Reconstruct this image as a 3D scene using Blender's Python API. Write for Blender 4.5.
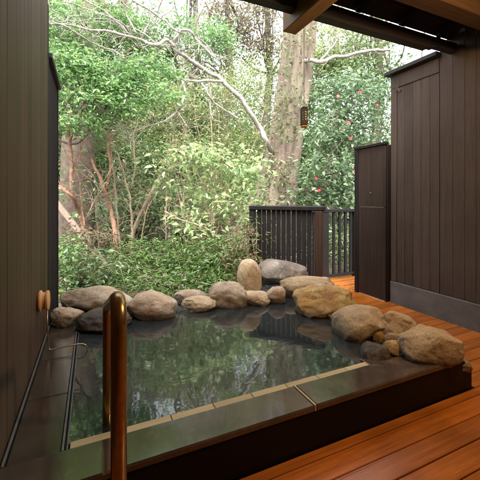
import bpy, math, random
import numpy as np
from mathutils import Vector, noise as mnoise

# ------------------------------------------------------------------ scene, camera, light
for o in list(bpy.data.objects):
    bpy.data.objects.remove(o, do_unlink=True)
SC = bpy.context.scene
COL = SC.collection
FPX, EYE, YAW = 326.0, 1.25, math.radians(24.4)
SA, CA = math.sin(YAW), math.cos(YAW)

cam_d = bpy.data.cameras.new('camera')
cam = bpy.data.objects.new('camera', cam_d)
COL.objects.link(cam)
cam.location = (0, 0, EYE)
cam.rotation_euler = (math.pi / 2, 0, -YAW)
cam_d.sensor_fit = 'HORIZONTAL'
cam_d.sensor_width = 36.0
cam_d.lens = FPX / 480 * 36.0
cam_d.shift_y = -40 / 480
cam_d.clip_start = 0.02
cam_d.clip_end = 600
SC.camera = cam

SUN_EL, SUN_AZ = math.radians(62), math.radians(205)     # azimuth from +Y towards +X
W = bpy.data.worlds.new('World')
SC.world = W
W.use_nodes = True
nt = W.node_tree
bg = nt.nodes['Background']
sky = nt.nodes.new('ShaderNodeTexSky')
sky.sky_type = 'NISHITA'
sky.sun_disc = False
sky.sun_elevation = SUN_EL
sky.sun_rotation = SUN_AZ
sky.air_density = 1.0
sky.dust_density = 3.0
hs = nt.nodes.new('ShaderNodeHueSaturation')
hs.inputs['Saturation'].default_value = 0.22
hs.inputs['Value'].default_value = 1.8      # bright overcast
nt.links.new(sky.outputs[0], hs.inputs['Color'])
nt.links.new(hs.outputs[0], bg.inputs['Color'])
bg.inputs['Strength'].default_value = 0.15

sun_d = bpy.data.lights.new('sun', 'SUN')
sun_d.energy = 1.5
sun_d.angle = math.radians(12)
sun_d.color = (1.0, 0.98, 0.95)
sun = bpy.data.objects.new('sun', sun_d)
COL.objects.link(sun)
sdir = Vector((math.sin(SUN_AZ) * math.cos(SUN_EL), math.cos(SUN_AZ) * math.cos(SUN_EL), math.sin(SUN_EL)))
sun.rotation_euler = sdir.to_track_quat('Z', 'Y').to_euler()
sun.location = sdir * 40

vs = SC.view_settings
vs.view_transform = 'Standard'
vs.look = 'None'
vs.gamma = 1
vs.use_curve_mapping = False
vs.exposure = 2.05
SC.cycles.max_bounces = 10
SC.cycles.transparent_max_bounces = 16
SC.cycles.sample_clamp_indirect = 6.0


def P(px, py, d):
    """a point d metres deep that sits at (px, py) of the 480 px photograph"""
    lat = (px - 240) / FPX * d
    return Vector((SA * d + CA * lat, CA * d - SA * lat, EYE + (200 - py) / FPX * d))


# ------------------------------------------------------------------ helpers
def tag(o, label=None, cat=None, group=None, kind=None):
    if label: o['label'] = label
    if cat: o['category'] = cat
    if group: o['group'] = group
    if kind: o['kind'] = kind
    return o


def thing(name, label, cat, loc=(0, 0, 0), group=None):
    o = bpy.data.objects.new(name, None)
    o.empty_display_size = 0.1
    COL.objects.link(o)
    o.location = loc
    o['_o'] = list(loc)
    return tag(o, label, cat, group)


def org(o):
    return Vector(o['_o'])


class MB:
    def __init__(s):
        s.v, s.f = [], []

    def box(s, x0, y0, z0, x1, y1, z1, ch=0.0):
        """axis box, edges chamfered by ch"""
        x0, x1 = min(x0, x1), max(x0, x1); y0, y1 = min(y0, y1), max(y0, y1); z0, z1 = min(z0, z1), max(z0, z1)
        c = Vector(((x0 + x1) / 2, (y0 + y1) / 2, (z0 + z1) / 2))
        s.obox(c, Vector((1, 0, 0)) * (x1 - x0) / 2, Vector((0, 1, 0)) * (y1 - y0) / 2, Vector((0, 0, 1)) * (z1 - z0) / 2, ch)

    def obox(s, c, ax, ay, az, ch=0.0):
        c = Vector(c)
        b = len(s.v)
        if ch <= 0:
            for k in (-1, 1):
                for j in (-1, 1):
                    for i in (-1, 1):
                        s.v.append(c + ax * i + ay * j + az * k)
            for q in ((0, 2, 3, 1), (4, 5, 7, 6), (0, 1, 5, 4), (2, 6, 7, 3), (0, 4, 6, 2), (1, 3, 7, 5)):
                s.f.append([b + t for t in q])
            return
        lx, ly, lz = ax.length, ay.length, az.length
        ch = min(ch, lx * .45, ly * .45, lz * .45)
        rx, ry, rz = (lx - ch) / lx, (ly - ch) / ly, (lz - ch) / lz
        idx = {}
        for k in (-1, 1):
            for j in (-1, 1):
                for i in (-1, 1):
                    for m, (fx, fy, fz) in enumerate(((1, ry, rz), (rx, 1, rz), (rx, ry, 1))):
                        idx[(i, j, k, m)] = len(s.v)
                        s.v.append(c + ax * (i * fx) + ay * (j * fy) + az * (k * fz))
        R = (-1, 1)
        for i in R:
            q = [idx[(i, -1, -1, 0)], idx[(i, 1, -1, 0)], idx[(i, 1, 1, 0)], idx[(i, -1, 1, 0)]]
            s.f.append(q if i > 0 else q[::-1])
        for j in R:
            q = [idx[(-1, j, -1, 1)], idx[(-1, j, 1, 1)], idx[(1, j, 1, 1)], idx[(1, j, -1, 1)]]
            s.f.append(q if j > 0 else q[::-1])
        for k in R:
            q = [idx[(-1, -1, k, 2)], idx[(1, -1, k, 2)], idx[(1, 1, k, 2)], idx[(-1, 1, k, 2)]]
            s.f.append(q if k > 0 else q[::-1])
        for a in R:
            for c2 in R:
                s.f.append([idx[(a, c2, -1, 0)], idx[(a, c2, -1, 1)], idx[(a, c2, 1, 1)], idx[(a, c2, 1, 0)]])
                s.f.append([idx[(a, -1, c2, 0)], idx[(a, -1, c2, 2)], idx[(a, 1, c2, 2)], idx[(a, 1, c2, 0)]])
                s.f.append([idx[(-1, a, c2, 1)], idx[(-1, a, c2, 2)], idx[(1, a, c2, 2)], idx[(1, a, c2, 1)]])
        for i in R:
            for j in R:
                for k in R:
                    s.f.append([idx[(i, j, k, 0)], idx[(i, j, k, 1)], idx[(i, j, k, 2)]])

    def tube(s, pts, rad, n=6, cap=True):
        pts = [Vector(p) for p in pts]
        if not hasattr(rad, '__len__'):
            rad = [rad] * len(pts)
        rings = []
        up = None
        for i, p in enumerate(pts):
            t = (pts[min(i + 1, len(pts) - 1)] - pts[max(i - 1, 0)])
            if t.length < 1e-9: t = Vector((0, 0, 1))
            t.normalize()
            if up is None:
                up = Vector((0, 0, 1)) if abs(t.z) < .9 else Vector((1, 0, 0))
            u = t.cross(up)
            if u.length < 1e-6: u = t.orthogonal()
            u.normalize()
            w = u.cross(t).normalized()
            up = w
            b = len(s.v)
            for k in range(n):
                an = 2 * math.pi * k / n
                s.v.append(p + (u * math.cos(an) + w * math.sin(an)) * rad[i])
            rings.append(b)
        for a, b in zip(rings, rings[1:]):
            for k in range(n):
                k2 = (k + 1) % n
                s.f.append([a + k, a + k2, b + k2, b + k])
        if cap:
            s.f.append([rings[0] + k for k in range(n)][::-1])
            s.f.append([rings[-1] + k for k in range(n)])

    def lathe(s, c, axis, prof, n=28):
        """prof: (along, radius) pairs along axis"""
        axis = Vector(axis).normalized()
        s.tube_rings(Vector(c), axis, prof, n)

    def tube_rings(s, c, axis, prof, n):
        u = axis.orthogonal().normalized(); w = axis.cross(u)
        rings = []
        for a, r in prof:
            b = len(s.v)
            for k in range(n):
                an = 2 * math.pi * k / n
                s.v.append(c + axis * a + (u * math.cos(an) + w * math.sin(an)) * r)
            rings.append(b)
        for a, b in zip(rings, rings[1:]):
            for k in range(n):
                k2 = (k + 1) % n
                s.f.append([a + k, a + k2, b + k2, b + k])
        s.f.append([rings[0] + k for k in range(n)][::-1])
        s.f.append([rings[-1] + k for k in range(n)])

    def build(s, name, mat, parent=None, smooth=False):
        off = org(parent) if parent else Vector((0, 0, 0))
        me = bpy.data.meshes.new(name)
        me.from_pydata([tuple(v - off) for v in map(Vector, s.v)], [], s.f)
        import bmesh
        bm = bmesh.new(); bm.from_mesh(me)
        bmesh.ops.recalc_face_normals(bm, faces=bm.faces)
        bm.to_mesh(me); bm.free()
        if smooth == 'auto':
            me.polygons.foreach_set('use_smooth', [True] * len(me.polygons))
            me.set_sharp_from_angle(angle=math.radians(40))
        elif smooth:
            me.polygons.foreach_set('use_smooth', [True] * len(me.polygons))
        return link(name, me, mat, parent, off)


def link(name, me, mat, parent, off):
    o = bpy.data.objects.new(name, me)
    COL.objects.link(o)
    if mat: me.materials.append(mat)
    o['_o'] = list(off)
    if parent: o.parent = parent
    return o


# ------------------------------------------------------------------ materials
class NT:
    def __init__(s, name):
        s.m = bpy.data.materials.new(name); s.m.use_nodes = True
        s.t = s.m.node_tree; s.n = s.t.nodes
        s.bsdf = s.n['Principled BSDF']; s.out = s.n['Material Output']

    def new(s, typ, **kw):
        x = s.n.new(typ)
        for k, v in kw.items():
            if k.startswith('i_'):
                x.inputs[k[2:].replace('_', ' ')].default_value = v
            else:
                setattr(x, k, v)
        return x

    def lk(s, a, b): s.t.links.new(a, b)

    def coord(s, scale=(1, 1, 1), which='Object'):
        tc = s.new('ShaderNodeTexCoord'); mp = s.new('ShaderNodeMapping')
        mp.inputs['Scale'].default_value = scale
        s.lk(tc.outputs[which], mp.inputs[0]); return mp.outputs[0]

    def noise(s, vec, scale, detail=6, rough=.6, dist=0):
        x = s.new('ShaderNodeTexNoise'); x.inputs['Scale'].default_value = scale
        x.inputs['Detail'].default_value = detail; x.inputs['Roughness'].default_value = rough
        x.inputs['Distortion'].default_value = dist
        if vec is not None: s.lk(vec, x.inputs['Vector'])
        return x.outputs[0]

    def ramp(s, fac, stops):
        r = s.new('ShaderNodeValToRGB')
        while len(r.color_ramp.elements) < len(stops): r.color_ramp.elements.new(.5)
        for e, (p, c) in zip(r.color_ramp.elements, stops):
            e.position = p; e.color = (*c, 1) if len(c) == 3 else c
        s.lk(fac, r.inputs[0]); return r.outputs[0]

    def mix(s, fac, a, b, mode='MIX'):
        x = s.new('ShaderNodeMix', data_type='RGBA', blend_type=mode)
        for sock, val in ((x.inputs[0], fac), (x.inputs[6], a), (x.inputs[7], b)):
            if hasattr(val, 'is_linked'): s.lk(val, sock)
            else: sock.default_value = val if not isinstance(val, tuple) else (*val, 1)
        return x.outputs[2]

    def math(s, op, a, b=0.0):
        x = s.new('ShaderNodeMath', operation=op)
        for sock, val in ((x.inputs[0], a), (x.inputs[1], b)):
            if hasattr(val, 'is_linked'): s.lk(val, sock)
            else: sock.default_value = val
        return x.outputs[0]

    def bump(s, h, strength=.3, dist=.01, to=None):
        b = s.new('ShaderNodeBump'); b.inputs['Strength'].default_value = strength
        b.inputs['Distance'].default_value = dist
        s.lk(h, b.inputs['Height'])
        s.lk(b.outputs[0], (to or s.bsdf).inputs['Normal']); return b.outputs[0]

    def island(s):
        return s.new('ShaderNodeNewGeometry').outputs['Random Per Island']


def grey(h): return (h, h, h)


def wood(name, dark, light, grain=(14, 14, .6), rough=(.35, .6), bump=.25, isl=.5, blot=None, spec=.14):
    """grain runs along the axis with the small scale"""
    t = NT(name)
    v = t.coord(grain)
    r = t.island()
    add = t.new('ShaderNodeVectorMath', operation='ADD')
    cmb = t.new('ShaderNodeCombineXYZ')
    o = t.math('MULTIPLY', r, 37.0)
    for i in range(3): t.lk(o, cmb.inputs[i])
    t.lk(v, add.inputs[0]); t.lk(cmb.outputs[0], add.inputs[1])
    n1 = t.noise(add.outputs[0], 2.2, 9, .68, .6)
    n2 = t.noise(add.outputs[0], 9, 4, .6)
    f = t.mix(.35, n1, n2)
    c = t.ramp(f, [(.3, dark), (.68, light)])
    hv = t.new('ShaderNodeHueSaturation')
    t.lk(c, hv.inputs['Color'])
    t.lk(t.math('ADD', t.math('MULTIPLY', r, isl), 1 - isl / 2), hv.inputs['Value'])
    cc = hv.outputs[0]
    if blot:
        nb = t.noise(t.coord((1, 1, 1)), 1.3, 4, .6)
        cc = t.mix(t.ramp(nb, [(.45, grey(0)), (.7, grey(.6))]), cc, blot)
    t.bsdf.inputs['Specular IOR Level'].default_value = spec
    t.lk(cc, t.bsdf.inputs['Base Color'])
    t.lk(t.ramp(f, [(.3, grey(rough[0])), (.7, grey(rough[1]))]), t.bsdf.inputs['Roughness'])
    t.bump(f, bump, .004)
    return t.m


M = {}
M['wall_wood'] = wood('wall_wood', (.022, .0132, .0085), (.072, .044, .028), (16, 16, .7), (.42, .62), .5, .55, (.07, .048, .033))
M['right_wood'] = wood('right_wood', (.024, .0165, .0132), (.064, .046, .037), (16, 16, .7), (.45, .65), .5, .45, (.06, .046, .039))
M['gate_wood'] = wood('gate_wood', (.016, .0105, .0085), (.034, .022, .0175), (12, 12, .5), (.3, .5), .3, .25)
M['fence_wood'] = wood('fence_wood', (.0055, .0045, .0048), (.017, .0138, .0138), (18, 18, .8), (.4, .6), .4, .35)
M['screen_wood'] = wood('screen_wood', (.013, .010, .011), (.032, .026, .027), (18, 18, .8), (.6, .8), .4, .35, None, .03)
M['post_wood'] = wood('post_wood', (.013, .0075, .005), (.04, .022, .012), (18, 18, .8), (.4, .6), .4, .2)
M['roof_wood'] = wood('roof_wood', (.013, .0068, .0068), (.030, .0165, .0165), (.7, 14, 14), (.5, .7), .3, .6)
M['rafter_wood'] = wood('rafter_wood', (.005, .0032, .003), (.013, .008, .0072), (14, .7, 14), (.5, .7), .3, .3)
M['purlin_wood'] = wood('purlin_wood', (.009, .0075, .008), (.026, .021, .021), (.7, 14, 14), (.4, .6), .3, .3)
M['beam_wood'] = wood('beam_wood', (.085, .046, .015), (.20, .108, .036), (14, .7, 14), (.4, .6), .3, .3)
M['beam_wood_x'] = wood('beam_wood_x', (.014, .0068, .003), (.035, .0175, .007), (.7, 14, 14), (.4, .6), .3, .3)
M['deck_wood'] = wood('deck_wood', (.17, .046, .006), (.41, .126, .017), (.55, 15, 15), (.10, .34), .35, .5, (.09, .026, .005), .6)
M['panel_wood'] = wood('panel_wood', (.0028, .002, .0016), (.0065, .0045, .0036), (.5, 12, 12), (.35, .5), .2, .2)
M['knob_wood'] = wood('knob_wood', (.42, .22, .09), (.62, .36, .17), (6, 30, 30), (.45, .6), .2, .1)
M['strip_wood'] = wood('strip_wood', (.25, .20, .115), (.40, .33, .20), (.8, 30, 30), (.25, .45), .2, .25)
M['plank_wood'] = wood('plank_wood', (.14, .105, .078), (.24, .19, .145), (1.5, 20, 20), (.6, .8), .3, .1)


def stone(name, cols, scale=6, rough=(.25, .5), bump=.3, wet=None, spec=.5):
    t = NT(name)
    v = t.coord()
    n1 = t.noise(v, scale, 8, .62, .3)
    n2 = t.noise(v, scale * 8, 8, .75)
    c = t.ramp(n1, [(.28 + .44 * i / (len(cols) - 1), col) for i, col in enumerate(cols)])
    c = t.mix(.45, c, t.ramp(n2, [(.3, grey(.35)), (.7, grey(1.0))]), 'MULTIPLY')
    rg = t.ramp(n2, [(.3, grey(rough[0])), (.7, grey(rough[1]))])
    if wet:
        sp1 = t.noise(v, scale * 16, 5, .8)
        c = t.mix(t.ramp(sp1, [(.36, grey(.75)), (.46, grey(0))]), c, (.05, .042, .034))       # grains and pits
        li = t.noise(v, scale * 2.1, 7, .7, .8)
        c = t.mix(t.ramp(li, [(.58, grey(0)), (.68, grey(.5))]), c, (.36, .34, .29))             # pale lichen
        ms = t.noise(v, scale * 1.2, 6, .7)
        c = t.mix(t.ramp(ms, [(.56, grey(0)), (.72, grey(.55))]), c, (.075, .06, .035))         # brown staining
        g = t.new('ShaderNodeNewGeometry'); sp = t.new('ShaderNodeSeparateXYZ')
        t.lk(g.outputs['Position'], sp.inputs[0])
        h = t.math('ADD', sp.outputs[2], t.math('MULTIPLY', t.noise(v, 9, 3), -.05))
        k = t.ramp(t.math('MULTIPLY', t.math('SUBTRACT', h, wet - .03), 14), [(0, grey(0)), (1, grey(1))])
        c = t.mix(k, t.mix(1.0, c, (.34, .31, .28), 'MULTIPLY'), c)
        rg = t.mix(k, (.08, .08, .08), rg)
    t.lk(c, t.bsdf.inputs['Base Color'])
    t.lk(rg, t.bsdf.inputs['Roughness'])
    t.bsdf.inputs['Specular IOR Level'].default_value = spec
    nb = t.noise(v, scale * 3, 12, .72)
    vo = t.new('ShaderNodeTexVoronoi'); vo.inputs['Scale'].default_value = scale * 2.2
    t.lk(v, vo.inputs['Vector'])
    t.bump(t.math('ADD', nb, t.math('MULTIPLY', vo.outputs[0], .25)), min(1, bump * 1.5), .035)
    return t.m


WZ = .205      # water level
M['rock_grey'] = stone('rock_grey', [(0.1775, 0.1284, 0.0866), (0.4314, 0.3155, 0.212), (0.62, 0.62, 0.4431)], 5, (.45, .75), .5, WZ + .04)
M['rock_slate'] = stone('rock_slate', [(0.0627, 0.0478, 0.0361), (0.1255, 0.0978, 0.0731), (0.2134, 0.1678, 0.1273)], 5, (.4, .7), .45, WZ + .02)
M['rock_brown'] = stone('rock_brown', [(0.2154, 0.141, 0.0916), (0.5383, 0.3843, 0.2528), (0.62, 0.62, 0.5535)], 4.5, (.4, .7), .5, WZ + .05)
M['rock_tan'] = stone('rock_tan', [(0.2117, 0.1435, 0.0756), (0.4082, 0.2873, 0.1589), (0.6048, 0.4536, 0.2722)], 5, (.5, .8), .5, WZ + .025)
M['rock_ochre'] = stone('rock_ochre', [(0.2637, 0.1439, 0.0415), (0.5626, 0.3381, 0.113), (0.62, 0.541, 0.2449)], 6, (.5, .8), .9, WZ + .03)
M['rock_pale'] = stone('rock_pale', [(0.3103, 0.2123, 0.1226), (0.4899, 0.3592, 0.2123), (0.62, 0.5225, 0.3429)], 6, (.55, .8), .35, WZ + .02)
M['rock_wet'] = stone('rock_wet', [(0.029, 0.0212, 0.0163), (0.066, 0.047, 0.0337), (0.1188, 0.0882, 0.0612)], 6, (.08, .3), .4)
M['granite'] = stone('granite', [(0.0322, 0.022, 0.0164), (0.0532, 0.0366, 0.0274), (0.0806, 0.0553, 0.0419)], 9, (.02, .05), .015, None, 1.0)
M['ledge'] = stone('ledge', [(.022, .015, .011), (.038, .027, .019), (.058, .042, .030)], 7, (.03, .10), .03, None, 1.0)
M['basin'] = stone('basin', [(.05, .062, .06), (.08, .095, .09), (.12, .13, .12)], 3, (.4, .6), .1)
M['concrete'] = stone('concrete', [(.06, .053, .051), (.085, .076, .073), (.115, .104, .10)], 3.5, (.6, .85), .2)
M['bark_big'] = wood('bark_big', (.075, .052, .040), (.27, .205, .165), (7, 7, .9), (.85, .95), 1.0, .0, (.20, .19, .12))
M['soil'] = stone('soil', [(0.0324, 0.0238, 0.0151), (0.0648, 0.0486, 0.0302), (0.108, 0.0864, 0.054)], 2.5, (.85, 1), .8)


def simple(name, c, rough=.5, metal=0.0, noise_scale=None, c2=None, em=None, spec=None, bump=0):
    t = NT(name)
    t.bsdf.inputs['Base Color'].default_value = (*c, 1)
    t.bsdf.inputs['Roughness'].default_value = rough
    t.bsdf.inputs['Metallic'].default_value = metal
    if c2:
        n = t.noise(t.coord(), noise_scale or 8, 6, .65)
        t.lk(t.ramp(n, [(.32, c), (.68, c2)]), t.bsdf.inputs['Base Color'])
        if bump: t.bump(n, bump, .01)
    if em:
        t.bsdf.inputs['Emission Color'].default_value = (*em[0], 1)
        t.bsdf.inputs['Emission Strength'].default_value = em[1]
    return t.m


M['bronze'] = simple('bronze', (.25, .15, .055), .26, .85, 60, (.37, .235, .092))
M['copper'] = simple('copper', (.42, .30, .22), .3, .9)
M['steel'] = simple('steel', (.09, .09, .09), .35, .5, 20, (.16, .16, .16))
M['black'] = simple('black', (.005, .0045, .004), .5, 0, 30, (.010, .009, .008))
M['white_mark'] = simple('white_mark', (.75, .72, .66), .6)
M['orange'] = simple('orange', (.45, .20, .04), .5)
M['cord'] = simple('cord', (.10, .05, .04), .8)
M['red_petal'] = simple('red_petal', (.42, .008, .045), .5, 0, 40, (.30, .004, .03))
M['yellow_stamen'] = simple('yellow_stamen', (.75, .50, .08), .6)
M['lamp_shade'] = simple('lamp_shade', (.8, .55, .3), .6, em=((1.0, .66, .35), 120.0))
M['bark_pale'] = simple('bark_pale', (.20, .17, .14), .8, 0, 14, (.42, .375, .32), bump=.4)
M['bark_grey'] = simple('bark_grey', (.055, .038, .026), .9, 0, 9, (.145, .105, .074), bump=.6)
M['bark_dark'] = simple('bark_dark', (.045, .036, .028), .9, 0, 9, (.11, .09, .07), bump=.6)
M['bark_orange'] = simple('bark_orange', (.15, .075, .045), .85, 0, 16, (.33, .18, .115), bump=.5)
M['bark_tan'] = simple('bark_tan', (.22, .16, .10), .85, 0, 10, (.38, .30, .21), bump=.5)


def leafmat(name, cols, rough=.28, transl=.36, tcol=None):
    t = NT(name)
    r = t.island()
    c = t.ramp(r, [(i / (len(cols) - 1), col) for i, col in enumerate(cols)])
    t.lk(c, t.bsdf.inputs['Base Color'])
    t.bsdf.inputs['Roughness'].default_value = rough
    tr = t.new('ShaderNodeBsdfTranslucent')
    hv = t.new('ShaderNodeHueSaturation'); hv.inputs['Value'].default_value = 1.6
    hv.inputs['Saturation'].default_value = .95
    t.lk(c, hv.inputs['Color']); t.lk(hv.outputs[0], tr.inputs['Color'])
    mx = t.new('ShaderNodeMixShader'); mx.inputs[0].default_value = transl
    t.lk(t.bsdf.outputs[0], mx.inputs[1]); t.lk(tr.outputs[0], mx.inputs[2])
    t.lk(mx.outputs[0], t.out.inputs['Surface'])
    return t.m


M['leaf_fresh'] = leafmat('leaf_fresh', [(0.0689, 0.1419, 0.0533), (0.1354, 0.2501, 0.0891), (0.1921, 0.3336, 0.1164), (0.2818, 0.4004, 0.1428)])
M['leaf_mid'] = leafmat('leaf_mid', [(0.056, 0.1036, 0.0373), (0.0968, 0.1658, 0.0583), (0.1365, 0.2143, 0.0758), (0.1719, 0.2074, 0.0706)])
M['leaf_dark'] = leafmat('leaf_dark', [(0.0409, 0.0638, 0.0267), (0.0765, 0.1095, 0.043), (0.1167, 0.1551, 0.0613), (0.1415, 0.1643, 0.0726)])
M['leaf_olive'] = leafmat('leaf_olive', [(0.1146, 0.1611, 0.0578), (0.2054, 0.2687, 0.0927), (0.2764, 0.3438, 0.1236), (0.3637, 0.3954, 0.1719)])
M['leaf_brown'] = leafmat('leaf_brown', [(0.0991, 0.0788, 0.0502), (0.176, 0.136, 0.0833), (0.242, 0.2041, 0.112), (0.1629, 0.1802, 0.0865)])
M['leaf_pale'] = leafmat('leaf_pale', [(0.1409, 0.2259, 0.0945), (0.2132, 0.3066, 0.1299), (0.3175, 0.4034, 0.183), (0.4626, 0.4841, 0.2236)], .3)
M['leaf_camellia'] = leafmat('leaf_camellia', [(0.0786, 0.1339, 0.0674), (0.1167, 0.1896, 0.0913), (0.1634, 0.2343, 0.1225), (0.2309, 0.2789, 0.1715)], .28)
M['leaf_bamboo'] = leafmat('leaf_bamboo', [(0.0329, 0.0744, 0.016), (0.0615, 0.1239, 0.0255), (0.0903, 0.157, 0.0363), (0.123, 0.1736, 0.0509)], .35)
M['leaf_rust'] = leafmat('leaf_rust', [(.10, .055, .03), (.15, .10, .04), (.12, .14, .05), (.09, .13, .045)], .5)
M['leaf_red'] = leafmat('leaf_red', [(.10,.06,.035),(.16,.075,.05),(.09,.10,.04),(.07,.11,.04)], .5)
M['leaf_ivy'] = leafmat('leaf_ivy', [(0.0897, 0.1164, 0.0512), (0.1569, 0.1892, 0.0768), (0.2145, 0.2182, 0.1001)], .4)
M['litter'] = leafmat('litter', [(.08, .05, .03), (.14, .09, .05), (.07, .09, .03), (.05, .08, .025)], .7)

# water
t = NT('water')
t.n.remove(t.bsdf)
v = t.coord((1, 1, 1))
b1 = t.noise(t.coord((1.0, 1.6, 1)), 4.5, 2, .45, .6)
b2 = t.noise(v, 17, 2, .5, .3)
h = t.math('ADD', b1, t.math('MULTIPLY', b2, .04))
bp = t.new('ShaderNodeBump'); bp.inputs['Strength'].default_value = .045; bp.inputs['Distance'].default_value = .02
t.lk(h, bp.inputs['Height'])
fr = t.new('ShaderNodeFresnel'); fr.inputs['IOR'].default_value = 2.1
t.lk(bp.outputs[0], fr.inputs['Normal'])
gl = t.new('ShaderNodeBsdfGlossy'); gl.inputs['Roughness'].default_value = .035
t.lk(bp.outputs[0], gl.inputs['Normal'])
tp = t.new('ShaderNodeBsdfTransparent'); tp.inputs['Color'].default_value = (.42, .52, .52, 1)
df = t.new('ShaderNodeBsdfDiffuse'); df.inputs['Color'].default_value = (.045, .054, .057, 1)
m1 = t.new('ShaderNodeMixShader'); m1.inputs[0].default_value = .35
t.lk(tp.outputs[0], m1.inputs[1]); t.lk(df.outputs[0], m1.inputs[2])
m2 = t.new('ShaderNodeMixShader')
t.lk(fr.outputs[0], m2.inputs[0]); t.lk(m1.outputs[0], m2.inputs[1]); t.lk(gl.outputs[0], m2.inputs[2])
t.lk(m2.outputs[0], t.out.inputs['Surface'])
M['water'] = t.m

# ------------------------------------------------------------------ ground
RW = 3.35          # right wall face
LW = -.33          # left wall face


def gz(x, y):
    k = min(1, max(0, (y - 3.45) / .35))
    k = k * k * (3 - 2 * k)
    if y < 4.6 and x > 2.1:
        k *= 1 - min(1, (x - 2.1) / .3) * min(1, max(0, (4.6 - y) / .3))
    n = mnoise.noise(Vector((x * .5, y * .5, 3.1))) * .10
    far = .02 * max(0, y - 4) + 7.0 * (1 - math.exp(-(max(0, y - 9) / 9) ** 2))
    return -.75 * (1 - k) + k * (.06 + n + far)


xs = np.concatenate([np.linspace(-90, -14, 14), np.linspace(-12, 14, 90), np.linspace(16, 90, 14)])
ys = np.concatenate([np.linspace(-60, -3, 8), np.linspace(-2, 3.2, 10), np.linspace(3.3, 5, 20), np.linspace(5.2, 16, 50), np.linspace(17, 120, 22)])
gv = [(x, y, gz(x, y)) for y in ys for x in xs]
nx = len(xs)
gf = [[j * nx + i, j * nx + i + 1, (j + 1) * nx + i + 1, (j + 1) * nx + i] for j in range(len(ys) - 1) for i in range(nx - 1)]
me = bpy.data.meshes.new('ground'); me.from_pydata(gv, [], gf)
me.polygons.foreach_set('use_smooth', [True] * len(me.polygons))
tag(link('ground', me, M['soil'], None, (0, 0, 0)), kind='structure')

# deck: boards along X with real gaps
rnd = random.Random(4)
b = MB()


def deck_rows(y0, y1, x0f, x1, w=.118, gap=.005):
    y = y0
    while y < y1 - .02:
        ye = min(y + w, y1)
        x = x0f(y)
        while x < x1 - .01:
            L = rnd.uniform(3.6, 5.5)
            xe = min(x + L, x1)
            if x1 - xe < .9: xe = x1
            dz = rnd.uniform(-.0012, .0012)
            b.box(x, y, -.032 + dz, xe - .003, ye - gap, dz, .003)
            x = xe
        y = ye


deck_rows(-1.2, 1.336, lambda y: LW - .05, RW + .01)
deck_rows(1.336, 4.2, lambda y: 2.33 if y < 3.2 else 2.55, RW + .01 if False else 3.325)
deck_rows(2.95, 4.2, lambda y: 3.33, 4.4)
tag(b.build('deck', M['deck_wood']), kind='structure')
b = MB(); b.box(-.4, -1.25, -.10, 3.4, 1.337, -.06); b.box(2.325, 1.338, -.10, 4.4, 4.2, -.06)
tag(b.build('deck_dark_base', M['black']), kind='structure')  # one black slab under all boards, its colour makes the gaps dark

# ------------------------------------------------------------------ bath
bath = thing('stone_bath', 'open air bath with dark granite rim, pale inner edging and near black wooden front', 'bath', (1.0, 2.4, 0))
RZ = .22
IY = 1.56
b = MB()
b.box(LW + .003, 1.338, -.4, 2.0615, 1.37, RZ - .034, .002)
b.box(2.062, 1.338, -.4, 2.23, 1.37, .19, .002)
b.box(2.2305, 1.338, -.4, 2.30, 1.37, .115, .002)
b.box(2.272, 1.3705, -.4, 2.30, 2.2, .115, .002)
b.build('front_panel', M['panel_wood'], bath)
for x0, x1, dz in ((LW + .004, 1.015, 0), (1.027, 2.06, .002)):
    b = MB(); b.box(x0, 1.331, RZ - .033, x1, IY - .035, RZ + dz, .006); b.build('rim_slab', M['granite'], bath)
b = MB(); b.box(1.0155, 1.333, RZ - .03, 1.0265, IY - .036, RZ + .003, .001); b.build('joint', M['strip_wood'], bath)
b = MB()
x = -.085
while x < 1.59:
    xe = min(x + .215, 1.59)
    b.box(x, IY - .034, RZ - .05, xe - .003, IY + .012, RZ - .006, .002); x = xe
b.build('edge_strip', M['strip_wood'], bath)
b = MB(); b.box(2.063, 1.372, .02, 2.228, 2.1, .187, .01); b.box(2.229, 1.372, .02, 2.27, 2.2, .112, .01); b.build('corner_block', M['rock_wet'], bath)
b = MB(); b.box(1.592, IY - .034, RZ - .05, 2.03, IY + .05, RZ - .006, .0015); b.build('rim_return', M['granite'], bath)
b = MB()
for k in range(4):
    y0 = IY - .033 + k * .46
    b.box(LW + .022, y0, RZ - .05, -.118, y0 + .457, RZ - .010, .003)
b.build('side_ledge', M['ledge'], bath)
b = MB(); b.box(-.117, IY - .033, RZ - .06, -.107, 3.44, RZ - .004, .002); b.box(-.0985, IY - .033, RZ - .06, -.092, 3.44, RZ - .010, .002)
b.box(LW + .006, IY - .033, RZ - .06, LW + .016, 3.44, RZ - .001, .002)
b.build('edge_trim', M['steel'], bath)
b = MB()
b.box(-.33, IY - .2, -.5, 2.40, 3.70, -.42)
b.box(-.33, IY - .18, -.42, -.101, 3.70, RZ - .062)
b.box(-.10, IY - .18, -.42, 2.06, IY - .002, RZ - .052)
b.box(2.268, IY, -.42, 2.32, 3.70, .02)
b.box(-.10, 3.48, -.42, 2.268, 3.70, .05)
b.build('basin', M['basin'], bath)
b = MB(); b.box(-.098, IY + .003, -.42, 2.266, IY + .32, -.12, .01); b.build('step', M['basin'], bath)
# water sheet
nxw, nyw = 40, 40
b = MB()
wx0, wx1, wy0, wy1 = -.0915, 2.267, IY + .0125, 3.478
b.v = [Vector((wx0, wy0, WZ)), Vector((wx1, wy0, WZ)), Vector((wx1, wy1, WZ)), Vector((wx0, wy1, WZ))]
b.f = [[0, 1, 2, 3]]
me = bpy.data.meshes.new('water'); me.from_pydata([tuple(q) for q in b.v], [], b.f)
tag(link('water', me, M['water'], None, (0, 0, 0)), kind='structure')

# ------------------------------------------------------------------ walls


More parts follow.
